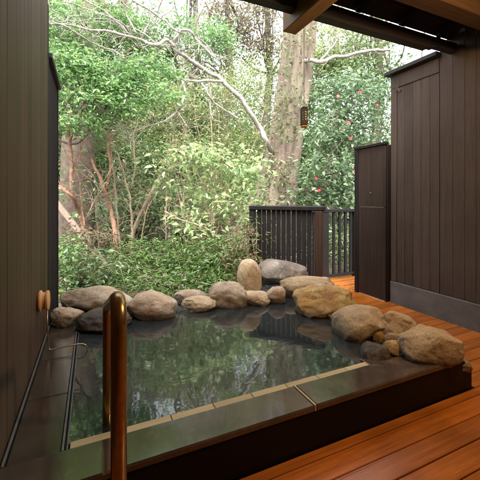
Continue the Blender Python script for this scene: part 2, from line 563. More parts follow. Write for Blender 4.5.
def boards_y(b, x, y0, y1, z0, z1f, w, thick=.016, side=1, gap=.003, seed=1):
    """vertical boards on a wall whose face is at x; side = direction the face looks"""
    r = random.Random(seed); y = y0
    while y < y1 - .005:
        ye = min(y + w * r.uniform(.93, 1.07), y1)
        if y1 - ye < .03: ye = y1
        d = r.uniform(0, .002)
        b.box(x - side * thick, y, z0, x + side * d, ye - gap, z1f((y + ye) / 2), .0018)
        y = ye


def roof_z(y): return 2.893 + (2.17 - y) * .36       # underside of the roof boards


lw = thing('board_wall', 'dark brown vertical board wall along the left ledge of the bath', 'wall', (LW - .05, 1, 0))
b = MB(); boards_y(b, LW, -1.2, 3.08, .16, lambda y: roof_z(min(y, 2.15)) - .005, .098, side=1, seed=2)
b.build('boards', M['wall_wood'], lw)
b = MB(); b.box(LW - .10, -1.25, -.2, LW - .018, 3.06, 2.82); b.box(LW - .10, -1.25, 2.82, LW - .018, 1.6, 3.05); b.build('leak_backing', M['black'], lw)  # black sheet added behind the boards to stop light leaking through the gaps
b = MB(); b.box(LW - .06, -1.2, 0, LW - .001, 1.35, .10, .004); b.build('plinth', M['concrete'], lw)
b = MB(); b.box(LW - .11, 3.081, .15, LW + .004, 3.115, 2.86, .003); b.build('corner_trim', M['fence_wood'], lw)
sw = thing('screen_wall', 'lower board screen continuing the left wall into the garden, under a slim black cap', 'wall', (LW - .05, 3.5, 0))
b = MB(); boards_y(b, LW - .01, 3.12, 3.95, -.1, lambda y: 2.43, .11, side=1, seed=5)
b.build('boards', M['screen_wood'], sw)
b = MB(); b.box(LW - .09, 3.12, -.15, LW - .028, 3.94, 2.42); b.build('leak_backing', M['black'], sw)  # added black sheet, keeps light from leaking between the screen boards
b = MB(); b.box(LW - .12, 3.117, 2.432, LW + .028, 3.99, 2.475, .004); b.build('cap', M['black'], sw)
b = MB(); b.box(LW - .10, 3.952, -.1, LW + .002, 3.985, 2.43, .003); b.build('end_trim', M['screen_wood'], sw)

rw = thing('board_wall', 'tall dark brown vertical board wall on a grey concrete footing, right of the deck', 'wall', (RW + .05, 1, 0))
b = MB()
boards_y(b, RW, -1.2, 2.27, .262, lambda y: roof_z(y if y < 2.1 else 2.1) - .004, .112, side=-1, seed=7)
b.build('tall_boards', M['right_wood'], rw)
b = MB()
boards_y(b, RW, 2.2745, 2.80, .262, lambda y: 2.60, .108, side=-1, seed=9)
b.build('low_boards', M['right_wood'], rw)
b = MB()
b.box(RW - .012, 2.272, 2.602, RW + .02, 2.88, 2.755, .003)
b.box(RW - .012, 2.803, .262, RW + .02, 2.88, 2.60, .003)
b.obox((RW - .002, 2.775, 2.575), Vector((.012, 0, 0)), Vector((0, .03, .03)), Vector((0, -.012, .012)), .002)
b.build('frame_trim', M['right_wood'], rw)
b = MB(); b.box(RW + .02, -1.2, 0, RW + .10, 2.875, 2.75); b.box(RW + .02, -1.2, 2.751, RW + .10, 2.1, 2.84); b.build('leak_backing', M['black'], rw)  # added black sheets behind the boards, block light leaks
b = MB()
b.obox((RW + .03, 2.585, 2.785), Vector((.115, 0, 0)), Vector((0, .335, 0)), Vector((0, 0, .022)), .004)
b.build('cap', M['purlin_wood'], rw)
b = MB(); b.box(RW - .022, -1.2, -.05, RW + .0195, 2.885, .258, .006); b.build('footing', M['concrete'], rw)

bw = thing('house_wall', 'dark timber house wall closing the terrace behind the bathers', 'wall', (1.5, -1.25, 0))
b = MB()
x = LW
r_ = random.Random(3)
while x < RW - .01:
    xe = min(x + .14, RW); b.box(x, -1.22, 0, xe - .004, -1.2 + r_.uniform(0, .002), 4.06, .003); x = xe
b.build('boards', M['right_wood'], bw)
b = MB(); b.box(LW - .1, -1.30, -.1, RW + .1, -1.221, 4.05); b.build('leak_backing', M['black'], bw)  # black sheet added to close the board gaps against light

# gate panel beyond the wall
gt = None
gt = thing('gate_panel', 'plain dark brown wooden gate panel standing between board wall and railing', 'gate', (3.27, 3.15, 0))
GX = 3.27
b = MB(); b.box(GX, 2.90, .012, GX + .02, 3.345, 1.155, .003); b.box(GX, 2.90, 1.163, GX + .02, 3.345, 1.9305, .003); b.build('board', M['gate_wood'], gt)
b = MB(); b.box(GX - .012, 3.346, .004, GX + .035, 3.405, 1.93, .003); b.build('stile', M['fence_wood'], gt)
b = MB(); b.box(GX + .0205, 2.888, .004, RW + .06, 2.94, 1.93, .003); b.build('stile', M['fence_wood'], gt)
b = MB(); b.box(GX - .018, 2.889, 1.931, GX + .045, 3.415, 1.965, .003); b.build('top_rail', M['fence_wood'], gt)
b = MB(); b.box(GX - .002, 2.935, 1.1555, GX + .006, 3.32, 1.1625); b.build('seam_strip', M['concrete'], gt)
b = MB(); b.lathe((GX, 3.13, 1.34), (-1, 0, 0), [(0, .007), (.008, .008), (.012, .005)], 12); b.build('stud', M['steel'], gt, True)

# ------------------------------------------------------------------ roof
rf = thing('terrace_roof', 'dark timber lean-to roof over the bath with exposed rafters and one warm brown beam', 'roof', (1.5, 1, 2.6))
nrm = Vector((0, .36, 1)).normalized(); slo = Vector((0, 1, -.36)).normalized()
b = MB()
s = 0.0
while s < 3.65:
    c = Vector((1.45, 2.17, 2.893)) - slo * (s + .085) + nrm * .012
    b.obox(c, Vector((2.2, 0, 0)), slo * .083, nrm * .012, .003); s += .17
b.build('roof_boards', M['roof_wood'], rf)
b = MB()
b.obox(Vector((1.45, 2.17, 2.893)) - slo * 1.86 + nrm * .06, Vector((2.22, 0, 0)), slo * 1.84, nrm * .03)
b.build('roof_cover', M['black'], rf)
for k in range(8):
    x = 3.10 - .52 * k
    if x < -.4: break
    b = MB(); b.obox(Vector((x, 2.14, 2.904)) - slo * 1.75 - nrm * .034, Vector((.03, 0, 0)), slo * 1.745, nrm * .032, .003); b.build('rafter', M['rafter_wood'], rf)
b = MB(); b.box(LW + .01, 2.07, 2.70, 2.93, 2.16, 2.816, .005); b.build('purlin', M['purlin_wood'], rf)
b = MB(); b.box(2.9305, 2.075, 2.72, 3.02, 2.155, 2.82, .006); b.box(3.0205, 2.08, 2.735, 3.34, 2.15, 2.825, .004); b.build('bracket', M['purlin_wood'], rf)
b = MB(); b.box(1.41, -1.19, 2.615, 1.535, 2.27, 2.80, .006); b.build('main_beam', M['beam_wood'], rf)
b = MB(); b.box(1.536, 1.44, 2.60, RW - .02, 1.58, 2.76, .006); b.build('cross_beam', M['beam_wood_x'], rf)

# ------------------------------------------------------------------ fences
fa, fb = Vector((2.80, 3.57, 0)), Vector((2.17, 4.33, 0))
fd = (fb - fa).normalized(); fn = Vector((-fd.y, fd.x, 0)); LEN = (fb - fa).length
UZ = Vector((0, 0, 1))
f1 = thing('slat_fence', 'near black slatted fence panel with brown end post, behind the large slate rock', 'fence', tuple((fa + fb) / 2))
b = MB(); b.obox(fa + fd * (LEN / 2 - .02) + UZ * 1.135, fd * (LEN / 2 + .06), fn * .055, UZ * .034, .012); b.build('top_rail', M['fence_wood'], f1)
b = MB(); b.obox(fa + fd * (LEN / 2) + UZ * .12, fd * (LEN / 2 - .05), fn * .02, UZ * .035, .004); b.build('bottom_rail', M['fence_wood'], f1)
b = MB(); b.obox(fa + UZ * .55, fd * .05, fn * .055, UZ * .549, .006); b.build('post', M['post_wood'], f1)
b = MB(); b.obox(fb + UZ * .55, fd * .04, fn * .04, UZ * .549, .006); b.build('post', M['fence_wood'], f1)
ns = 11
for k in range(ns):
    c = fa + fd * (.10 + (LEN - .17) * (k + .5) / ns)
    b = MB(); b.obox(c + UZ * .63, fd * .031, fn * .014, UZ * .47, .003); b.build('slat', M['fence_wood'], f1)
f2 = thing('slat_fence', 'low dark railing with wide spaced bars at the far edge of the deck', 'railing', (3.4, 4.13, 0))
b = MB(); b.box(2.86, 4.09, 1.055, 4.3, 4.17, 1.105, .006); b.build('top_rail', M['fence_wood'], f2)
b = MB(); b.box(2.86, 4.11, .03, 4.3, 4.15, .07, .004); b.build('bottom_rail', M['fence_wood'], f2)
for x in (3.34, 3.98):
    b = MB(); b.box(x - .06, 4.095, .0, x + .06, 4.165, 1.054, .005); b.build('post', M['fence_wood'], f2)
for x in (2.93, 3.03, 3.13, 3.23, 3.52, 3.64, 3.76, 3.87, 4.1, 4.2):
    b = MB(); b.box(x - .022, 4.115, .071, x + .022, 4.145, 1.054, .003); b.build('slat', M['fence_wood'], f2)

# ------------------------------------------------------------------ rocks


def ico(sub=4):
    import bmesh
    bm = bmesh.new(); bmesh.ops.create_icosphere(bm, subdivisions=sub, radius=1)
    v = [x.co.copy() for x in bm.verts]; f = [[q.index for q in fc.verts] for fc in bm.faces]; bm.free(); return v, f


ICO = ico(5)


def rock(label, box, mat, seed, zb=WZ, depth=.8, cuts=7, lump=.10, round_=2.4, sink=.35, group='rocks round the bath', fine=.025, lean=0, dpush=0):
    x0, y0, x1, y1 = box
    d = FPX * (EYE - zb) / (y1 - 200)
    w = (x1 - x0) / FPX * d
    D = w * depth
    d += dpush
    dc = d + D * .42
    w = (x1 - x0) / FPX * (d + D * .3) * 1.05
    top = EYE + (200 - y0) / FPX * (d + D * .45)
    h = max(.04, top - zb)
    lat = ((x0 + x1) / 2 - 240) / FPX * (d + D * .3)
    lat *= dc / (d + D * .3)
    c = Vector((SA * dc + CA * lat, CA * dc - SA * lat, 0))
    full = h * (1 + sink)
    c.z = top - full / 2
    r = random.Random(seed)
    pl = []
    for _ in range(cuts):
        n = Vector((r.gauss(0, 1), r.gauss(0, 1), r.gauss(0, .8))).normalized()
        pl.append((n, r.uniform(.70, .93)))
    R, Fv = Vector((CA, -SA, 0)), Vector((SA, CA, 0))
    so = Vector((r.uniform(0, 90), r.uniform(0, 90), r.uniform(0, 90)))
    vv = []
    for p in ICO[0]:
        q = p.copy()
        m = (abs(q.x) ** round_ + abs(q.y) ** round_ + abs(q.z) ** round_) ** (1 / round_)
        q = q / m
        for n, k in pl:
            e = q.dot(n) - k
            if e > 0: q = q - n * (e * .8)
        vv.append(q)
    mn = [min(q[i] for q in vv) for i in range(3)]; mx = [max(q[i] for q in vv) for i in range(3)]
    hw, hd, hh = w / 2, D / 2, full / 2
    out = []
    sz = (w + D + h) / 3
    for p, q in zip(ICO[0], vv):
        q = Vector([(q[i] - (mn[i] + mx[i]) / 2) / ((mx[i] - mn[i]) / 2) for i in range(3)])
        nn = mnoise.noise(p * 1.4 + so) * lump * 1.3 + mnoise.noise(p * 3.4 + so) * lump * .6 + (mnoise.ridged_multi_fractal(p * 3 + so, 1, 2.2, 4, 1, 2) - 1) * fine + mnoise.noise(p * 8 + so) * .022 + mnoise.noise(p * 17 + so) * .012
        q = q * (1 + nn * .8)
        z = q.z * hh
        out.append(c + R * (q.x * hw + lean * (z / full) * w) + Fv * (q.y * hd) + UZ * z)
    mb = MB(); mb.v = out; mb.f = ICO[1]
    # origin at the rock's own base
    base = Vector((c.x, c.y, zb))
    o = mb.build('rock', M[mat], None, True)
    o.data.transform(__import__('mathutils').Matrix.Translation(-base)); o.location = base
    return tag(o, label, 'rock', group)


rock('small dark rounded rock at the end of the left ledge against the board wall', (47, 307, 81, 328), 'rock_brown', 11, depth=.8)
rock('long low boulder with pale grey top and tan flank in the far left corner', (66, 287, 134, 318), 'rock_grey', 12, depth=.6, round_=2.2, cuts=5, dpush=.12)
rock('flat wet dark brown rock half under water in front of the long grey boulder', (80, 309, 128, 331), 'rock_wet', 13, depth=.8, dpush=-.05)
rock('smooth oblong brown boulder with dark wet base, right of the bronze handrail top', (126, 292, 177, 320), 'rock_brown', 14, depth=.75, round_=2.5, cuts=6)
rock('pale grey flattened rock behind the lower tan wedge rock', (174, 290, 207, 307), 'rock_grey', 15, depth=.7, dpush=.05)
rock('light tan low wedge shaped rock at the waterline, left of the two-tone grey boulder', (182, 297, 216, 312), 'rock_pale', 16, depth=.7, lump=.14)
rock('squarish grey boulder with brown wet lower half, left of the upright stone', (206, 282, 246, 308), 'rock_grey', 17, depth=.8, round_=3, cuts=9, lump=.14)
rock('tall upright tan standing stone with a rounded top', (238, 259, 261, 300), 'rock_pale', 18, depth=.7, round_=2.3, cuts=3, sink=.15, lump=.05, fine=.01, lean=-.12, dpush=.1)
rock('pale tan block lying at the foot of the upright standing stone', (241, 291, 270, 306), 'rock_pale', 19, depth=.7, round_=3, lump=.08)
rock('large angular slate grey rock in front of the slatted fence', (257, 259, 309, 290), 'rock_slate', 20, depth=.75, cuts=10, round_=2.2, dpush=.25, zb=.2)
rock('small brown rock wedged beneath the large slate grey rock', (266, 286, 285, 304), 'rock_brown', 21, depth=.9, round_=3)
rock('elongated tan grey rock above the lumpy ochre boulder', (282, 276, 335, 302), 'rock_tan', 22, depth=.6, cuts=8, round_=2.8, dpush=.1)
rock('lumpy pitted ochre yellow boulder at the water edge', (296, 287, 354, 318), 'rock_ochre', 23, depth=.7, lump=.17, fine=.06, round_=2.6)
rock('small flat tan stone between the ochre boulder and the smooth tan boulder', (326, 308, 351, 320), 'rock_tan', 24, depth=.8)
rock('broad smooth tan boulder sloping into the water, beside the rock with the dark hole', (333, 305, 384, 341), 'rock_tan', 35, depth=1.0, cuts=9, lump=.07, fine=.015, round_=2.0, lean=.2)
rock('tan boulder with a dark hollow, behind the big front corner boulder', (376, 311, 415, 341), 'rock_tan', 26, depth=.8, lump=.15, fine=.05, round_=2.6)
rock('tiny ochre pebble squeezed beside the smooth tan boulder', (373, 331, 385, 343), 'rock_ochre', 27, depth=.9)
rock('fist sized tan stone, upper of the two stacked left of the corner boulder', (382, 332, 406, 347), 'rock_tan', 28, depth=.8, dpush=.04)
rock('fist sized ochre stone with wet base, lower of two stacked beside the corner boulder', (384, 341, 407, 358), 'rock_ochre', 29, depth=.8)
rock('large blocky tan boulder standing on the front right corner of the rim', (404, 328, 455, 366), 'rock_tan', 30, depth=.66, round_=4.0, cuts=5, sink=.12, lump=.08, fine=.045, zb=.21)
rock('dark wet stone just under the water, in front of the smooth tan boulder', (362, 343, 388, 361), 'rock_wet', 31, depth=.9, sink=.8)
rock('small pale corner stone at right rim end below the blocky boulder', (452, 358, 469, 373), 'rock_pale', 32, zb=.117, depth=.9, round_=3.5, sink=.02)

# ------------------------------------------------------------------ handrail
hr = thing('handrail', 'round bronze handrail sloping from the deck down into the bath water', 'handrail', (.065, .926, 0))
X = .065
pts = [Vector((X, .926, .0)), Vector((X, .926, .915))]
c0 = Vector((X, .926 + .055, .915))
for k in range(1, 9):
    an = math.pi - k / 8 * (math.pi / 2 + .30)
    pts.append(c0 + Vector((0, math.cos(an) * .055, math.sin(an) * .055)))
e = Vector((X, 1.55, .775))
pts += [e]
c1 = Vector((X, 1.55, .72))
for k in range(0, 7):
    an = math.pi / 2 - .30 - k / 6 * (math.pi / 2 - .30)
    pts.append(Vector((X, 1.541 + math.cos(an) * .055, .722 + math.sin(an) * .055)))
pts += [Vector((X, 1.596, .3)), Vector((X, 1.63, -.1))]
pts[-1].y = 1.63; pts[-2].y = 1.62
for p in pts:
    if p.y > 1.5: p.y += .025
b = MB(); b.tube(pts, .0208, 24); b.build('rail', M['bronze'], hr, True)
b = MB(); b.lathe((X, .926, .0), UZ, [(0.001, .045), (.008, .045), (.011, .03), (.02, .024)], 24); b.build('flange', M['bronze'], hr, 'auto')

# ------------------------------------------------------------------ spout
sp = thing('water_spout', 'round light wood wall spool with a thin copper pipe reaching over the ledge', 'spout', (LW, 2.55, .57))
KC = Vector((LW, 2.53, .575))
b = MB(); b.lathe(KC, (1, 0, 0), [(.0, .056), (.012, .070), (.020, .071), (.025, .063), (.030, .056), (.046, .056), (.051, .065), (.061, .067), (.067, .060), (.070, .036)], 36)
b.build('spool', M['knob_wood'], sp, 'auto')
pp = [P(47.2, 306, 2.20), P(47.6, 330, 2.195), P(48.4, 346, 2.19), P(49.2, 349.5, 2.19), P(52, 349.6, 2.195), P(67, 346.3, 2.225), P(79, 344, 2.25), P(83, 344, 2.26), P(85.6, 344.8, 2.265), P(86.8, 347, 2.266), P(87.2, 350.5, 2.266)]
b = MB(); b.tube(pp, .004, 10); b.build('pipe', M['copper'], sp, True)

# ------------------------------------------------------------------ hanging lantern
LC = P(304, 117, 2.55)
ln = thing('hanging_lantern', 'small black box lantern with white marks hanging on a cord before the big tree', 'lantern', tuple(LC))
R_, F_ = Vector((CA, -SA, 0)), Vector((SA, CA, 0))
b = MB(); b.obox(LC, R_ * .026, F_ * .026, UZ * .066, .004); b.build('body', M['black'], ln)
b = MB(); b.obox(LC + UZ * .071, R_ * .022, F_ * .022, UZ * .005, .002); b.build('lid', M['black'], ln)
b = MB(); b.obox(LC - UZ * .073, R_ * .023, F_ * .023, UZ * .0065, .003); b.build('base', M['orange'], ln)
b = MB()
for k in range(4):
    z = .036 - k * .019
    b.obox(LC - F_ * .0265 + R_ * .008 + UZ * z, R_ * .005, F_ * .0008, UZ * .0022)
    b.obox(LC - F_ * .0265 + R_ * .0105 + UZ * (z - .005), R_ * .0016, F_ * .0008, UZ * .0035)
    b.obox(LC - F_ * .0265 - R_ * .014 + UZ * (z - .006), R_ * .0013, F_ * .0008, UZ * .003)
b.build('marks', M['white_mark'], ln)
b = MB(); b.tube([LC + UZ * .074, Vector((LC.x, LC.y, 2.702))], .0022, 6); b.build('cord', M['cord'], ln)

# ------------------------------------------------------------------ pendant lamp over the deck (its warm light is what the photo shows on beam, rocks and boards)
LP = Vector((2.0, .62, 2.36))
wl = thing('pendant_lamp', 'round warm glowing pendant lamp hanging on a cord under the dark roof', 'lamp', tuple(LP))
b = MB(); b.lathe(LP, UZ, [(-.0995, .012), (-.092, .038), (-.07, .071), (-.038, .092), (0, .1), (.038, .092), (.07, .071), (.092, .038)], 28); b.build('globe', M['lamp_shade'], wl, True)
b = MB(); b.lathe(LP + UZ * .0935, UZ, [(0, .04), (.02, .04), (.035, .02), (.06, .012)], 20); b.build('lamp_holder', M['black'], wl, 'auto')
b = MB(); b.tube([LP + UZ * .153, Vector((LP.x, LP.y, roof_z(LP.y) - .002))], .004, 8); b.build('cord', M['black'], wl)

# ------------------------------------------------------------------ vegetation


def leaf_mesh(name, pos, dirs, nor, L, Wd, mat, parent, fold=.25, bend=.15):
    """one mesh of many 6-vertex leaves; all numpy"""
    n = len(pos)
    off = np.array(org(parent)) if parent else np.zeros(3)
    d = dirs / np.linalg.norm(dirs, axis=1, keepdims=True)
    s = np.cross(d, nor); s /= np.linalg.norm(s, axis=1, keepdims=True) + 1e-9
    u = np.cross(s, d)
    L = L[:, None]; Wd = Wd[:, None]
    p = pos - off
    base = p
    tip = p + d * L - u * L * bend
    l1 = p + d * L * .30 + s * Wd * .46 + u * Wd * fold
    l2 = p + d * L * .66 + s * Wd * .40 + u * Wd * fold * .9 - u * L * bend * .4
    r1 = p + d * L * .30 - s * Wd * .46 + u * Wd * fold
    r2 = p + d * L * .66 - s * Wd * .40 + u * Wd * fold * .9 - u * L * bend * .4
    V = np.stack([base, l1, l2, tip, r2, r1], 1).reshape(-1, 3)
    k = np.arange(n)[:, None] * 6
    Fq = np.concatenate([k + np.array([[0, 3, 2, 1]]), k + np.array([[0, 5, 4, 3]])], 1).reshape(-1)
    me = bpy.data.meshes.new(name)
    me.vertices.add(n * 6); me.vertices.foreach_set('co', V.reshape(-1).astype(np.float32))
    me.loops.add(n * 8); me.loops.foreach_set('vertex_index', Fq.astype(np.int32))
    me.polygons.add(n * 2)
    me.polygons.foreach_set('loop_start', (np.arange(n * 2) * 4).astype(np.int32))
    me.update(calc_edges=True)
    return link(name, me, mat, parent, off)


def leaves(name, cent, per, spread, L, ratio, mat, parent, rng, up=1.0, droop=.25, fold=.25, bend=.15):
    cent = np.asarray(cent, float)
    pos = np.repeat(cent, per, 0)
    n = len(pos)
    off = rng.normal(size=(n, 3)) * np.array(spread)
    pos = pos + off
    dirs = rng.normal(size=(n, 3)) * np.array([1, 1, .45]) + off / (np.linalg.norm(off, axis=1, keepdims=True) + 1e-6) * .8
    dirs[:, 2] -= droop
    nor = rng.normal(size=(n, 3)) * .6; nor[:, 2] += up
    Ls = L * rng.uniform(.42, 1.35, n)
    return leaf_mesh(name, pos, dirs, nor, Ls, Ls * ratio * rng.uniform(.8, 1.2, n), mat, parent, fold, bend)


def curve(a, b, rng, sag=.12, n=5):
    a, b = Vector(a), Vector(b)
    L = (b - a).length
    o = Vector(rng.normal(size=3)) * L * sag
    o2 = Vector(rng.normal(size=3)) * L * sag * .5
    r = []
    for i in range(n + 1):
        t_ = i / n
        r.append(a.lerp(b, t_) + o * math.sin(math.pi * t_) + o2 * math.sin(2 * math.pi * t_))
    return r


def in_blobs(blobs, n, rng, shell=.45):
    wts = np.array([bl[1][0] * bl[1][1] * bl[1][2] for bl in blobs]) ** .66
    ix = rng.choice(len(blobs), n, p=wts / wts.sum())
    out = []
    for i in ix:
        c, r = blobs[i]
        q = rng.normal(size=3); q /= np.linalg.norm(q)
        q *= rng.uniform(shell, 1) ** .7
        out.append(np.array(c) + q * np.array(r))
    return np.array(out)


def plant(name, label, cat, base, trunk, blobs, ncl, per, L, ratio, leafm, barkm, seed, spread=.12, limbs=7, r0=.03, rt=.006, group=None,
          up=1.0, droop=.25, twig=True, leafname='crown', stemname='trunk', flat=.6, stems=None, fold=.25, shell=.45, bare=0):
    """trunk: list of (point, radius) or None (multi-stem from base)"""
    rng = np.random.default_rng(seed)
    root = thing(name, label, cat, tuple(base), group)
    b = MB()
    nodes = []
    if trunk:
        b.tube([p for p, _ in trunk], [r for _, r in trunk], 12)
        tops = [Vector(p) for p, _ in trunk[len(trunk) // 2:]]
        r0 = trunk[-1][1] * .8
        b.build(stemname, M[barkm], root, True); b = MB()
    else:
        tops = [Vector(base)]
    tg = in_blobs(blobs, limbs, rng, .3)
    for q in tg:
        a = tops[rng.integers(len(tops))]
        if not trunk: a = Vector(base) + Vector((rng.normal() * .06, rng.normal() * .06, -.03))
        c = curve(a, q, rng, .10, 7)
        rr = [r0 * (1 - .85 * i / 7) * rng.uniform(.9, 1.1) for i in range(8)]
        b.tube(c, rr, 6, False)
        nodes += c[2:]
    cl = in_blobs(blobs, ncl, rng, shell)
    na = np.array([tuple(v) for v in nodes])
    if twig:
        for q in cl:
            dd = ((na - q) ** 2).sum(1) + .6 * np.maximum(0, na[:, 2] - q[2]) ** 2
            a = Vector(na[int(dd.argmin())])
            c = curve(a, q, rng, .10, 4)
            b.tube(c, [rt * (1 - .7 * i / 4) for i in range(5)], 4, False)
        for _ in range(bare):
            a = Vector(na[rng.integers(len(na))])
            q = a + Vector((rng.normal() * .35, rng.normal() * .35, abs(rng.normal()) * .35))
            b.tube(curve(a, q, rng, .12, 4), [rt * .8 * (1 - .7 * i / 4) for i in range(5)], 4, False)
    b.build('branches' if trunk else 'stems', M[barkm], root, True)
    leaves(leafname, cl, per, (spread, spread, spread * flat), L, ratio, M[leafm], root, rng, up, droop, fold)
    return root


def B(px, py, d, rx, ry, rz):
    """foliage lobe: centre at the pixel and depth, radii in pixels across / up and metres in depth"""
    k = d / FPX
    return (P(px, py, d), (rx * k * CA + abs(rz) * SA, rz, ry * k))


def G(px, d):
    q = P(px, 200, d)
    return Vector((q.x, q.y, gz(q.x, q.y)))


def trunk_px(pts, d, r0, r1, jit=0):
    n = len(pts)
    out = []
    for i, (px, py) in enumerate(pts):
        out.append((P(px, py, d + jit * math.sin(i * 1.7)), r0 + (r1 - r0) * i / (n - 1)))
    return out


# --- big trunk with traced pale limbs
D0 = 8.0
rng = np.random.default_rng(77)
big = thing('old_tree', 'massive old tree with flaking pinkish grey trunk and pale arching limb beside the camellia', 'tree', tuple(G(284, D0)))
spec = [(266, 256, 1.0), (269, 232, .74), (273, 208, .55), (279, 180, .45), (285, 150, .40), (290, 115, .385), (295, 80, .39), (299, 45, .40), (301, 5, .38), (304, -60, .34), (308, -150, .28)]
b = MB()
b.tube([P(x_, y_, D0) for x_, y_, _ in spec], [r_ for *_, r_ in spec], 40)
# flute the trunk
for i in range(len(b.v)):
    ring, k = divmod(i, 40)
    if ring >= len(spec): break
    c = P(spec[ring][0], spec[ring][1], D0)
    vv = b.v[i] - c
    an = 2 * math.pi * k / 40
    b.v[i] = c + vv * (1 + .10 * math.sin(an * 5 + ring * .35) + .05 * math.sin(an * 11 + ring * .7) + rng.normal() * .02)
tk = b.build('trunk', M['bark_big'], big, True)
sd = tk.modifiers.new('sub', 'SUBSURF'); sd.levels = 2; sd.render_levels = 2


def limb(px_pts, d0, d1, r0, r1, mat='bark_pale', par=None, n=8, mb=None):
    P3 = []
    m = len(px_pts)
    for i, (x_, y_) in enumerate(px_pts):
        t_ = i / (m - 1)
        P3.append(P(x_, y_, d0 + (d1 - d0) * t_ + .12 * math.sin(i * 2.3 + x_)))
    # smooth by Catmull-Rom
    pts, rad = [], []
    for i in range(m - 1):
        p0, p1, p2, p3 = P3[max(i - 1, 0)], P3[i], P3[i + 1], P3[min(i + 2, m - 1)]
        for k in range(4):
            t_ = k / 4
            pts.append(.5 * ((2 * p1) + (p2 - p0) * t_ + (2 * p0 - 5 * p1 + 4 * p2 - p3) * t_ ** 2 + (3 * p1 - p0 - 3 * p2 + p3) * t_ ** 3))
            rad.append((r0 + (r1 - r0) * (i + t_) / (m - 1)) * (1 + .22 * mnoise.noise(pts[-1] * 9)))
            pts[-1] = pts[-1] + Vector((mnoise.noise(pts[-1] * 5), mnoise.noise(pts[-1] * 5 + UZ * 9), mnoise.noise(pts[-1] * 5 + UZ * 31))) * .03
    pts.append(P3[-1]); rad.append(r1)
    mb.tube(pts, rad, n)
    return pts


LIMBS = [
    ([(272, 152), (266, 140), (260, 128), (251, 115), (242.5, 101), (227.5, 86), (220, 79), (205, 70), (190, 60), (177.5, 52.5), (174, 47.5), (176, 37.5), (181, 31), (189, 30.5), (196, 39), (207, 49), (216, 58)], 7.6, 5.8, .062, .014),
    ([(222, 82), (204, 81), (187, 80.5), (174, 77.5), (160, 78)], 6.6, 6.0, .032, .010),
    ([(182.5, 81), (185, 92), (182.5, 105), (177, 111), (167, 120), (150, 126), (136, 131), (128, 139)], 6.4, 5.5, .026, .009),
    ([(177, 111), (184, 121), (190, 128)], 6.3, 6.2, .014, .006),
    ([(135, 131), (122, 127), (112, 128)], 5.6, 5.4, .012, .006),
    ([(202, 82), (210, 96), (215, 104), (232, 114), (240, 119)], 6.5, 6.8, .022, .008),
    ([(210, 97), (211, 110), (213, 121)], 6.5, 6.5, .013, .006),
    ([(206, -6), (204, 0), (201, 12), (197.5, 22), (199, 38), (198, 54)], 6.8, 6.6, .026, .010),
    ([(199, 38), (207, 46), (214, 56)], 6.6, 6.6, .014, .006),
    ([(110, -10), (128, -2), (150, 11), (165, 22), (179, 32)], 5.6, 6.0, .013, .018),
    ([(175, 47), (165, 40), (157, 45), (145, 42), (132, 37), (105, 31), (77, 27), (50, 25), (30, 23)], 5.9, 4.6, .034, .010),
    ([(132, 36), (110, 15), (88, 2), (75, -8)], 5.6, 5.2, .018, .008),
    ([(137, 34), (127, 15), (120, -5)], 5.7, 5.5, .017, .008),
    ([(133, 33), (115, 20), (92, 11), (65, 2)], 5.5, 4.9, .013, .007),
    ([(140, 40), (150, 28), (165, 14), (180, 3)], 5.8, 6.1, .013, .007),
    ([(142, 36), (150, 22), (152, 5), (158, -6)], 5.8, 6.1, .013, .007),
    ([(50, 27), (59, 25), (77, 34), (95, 44), (115, 51), (130, 62), (146, 70)], 4.8, 5.4, .012, .008),
    ([(157, 45), (145, 34), (135, 28), (120, 26)], 5.8, 5.4, .016, .007),
    ([(50, 18), (62, 24), (72, 17), (80, 15)], 4.7, 4.8, .008, .005),
    ([(205, 70), (195, 78), (183, 70), (172, 72)], 6.4, 6.2, .012, .006),
    ([(296, 64), (308, 60), (321, 62), (335, 57), (352, 55), (372, 50), (390, 50)], 7.6, 7.4, .055, .03),
    ([(320, 61), (330, 50), (337, 40)], 7.6, 7.6, .03, .014),
]
b = MB()
tips = []
for pts_, d0, d1, r0, r1 in LIMBS:
    ps = limb(pts_, d0, d1, r0, r1, mb=b)
    tips += ps[3:]
# fine twigs
for p in tips:
    for _ in range(2):
        if rng.random() < .8:
            q = p + Vector((rng.normal() * .22, rng.normal() * .22, rng.normal() * .16 - .02))
            b.tube(curve(p, q, rng, .15, 4), [.0045, .004, .0035, .003, .0022], 4, False)
b.build('limbs', M['bark_pale'], big, True)
# ivy and sprouts on the trunk and the high crown
cl = []
for _ in range(150):
    t_ = rng.choice([.6, 1.3, 2.2, 3.1, 4.4, 5.2, 6.3, 7.1]) + abs(rng.normal()) * .35
    t_ = min(t_, 8.9)
    i = int(t_)
    x_ = spec[i][0] + rng.uniform(-20, 20) * rng.uniform(.6, 1.1); y_ = spec[i][1] + (spec[i + 1][1] - spec[i][1]) * (t_ - i)
    cl.append(tuple(P(x_, y_, D0 - .55 + rng.uniform(-.1, .2))))
leaves('ivy', cl, 14, (.14, .1, .16), .075, .6, M['leaf_ivy'], big, rng, .3)
cl = in_blobs([(P(290, -40, 8), (1.2, 1.0, .5)), (P(325, -10, 8.2), (1.0, 1.2, .8))], 70, rng)
leaves('crown', cl, 30, (.25, .25, .14), .08, .5, M['leaf_olive'], big, rng)

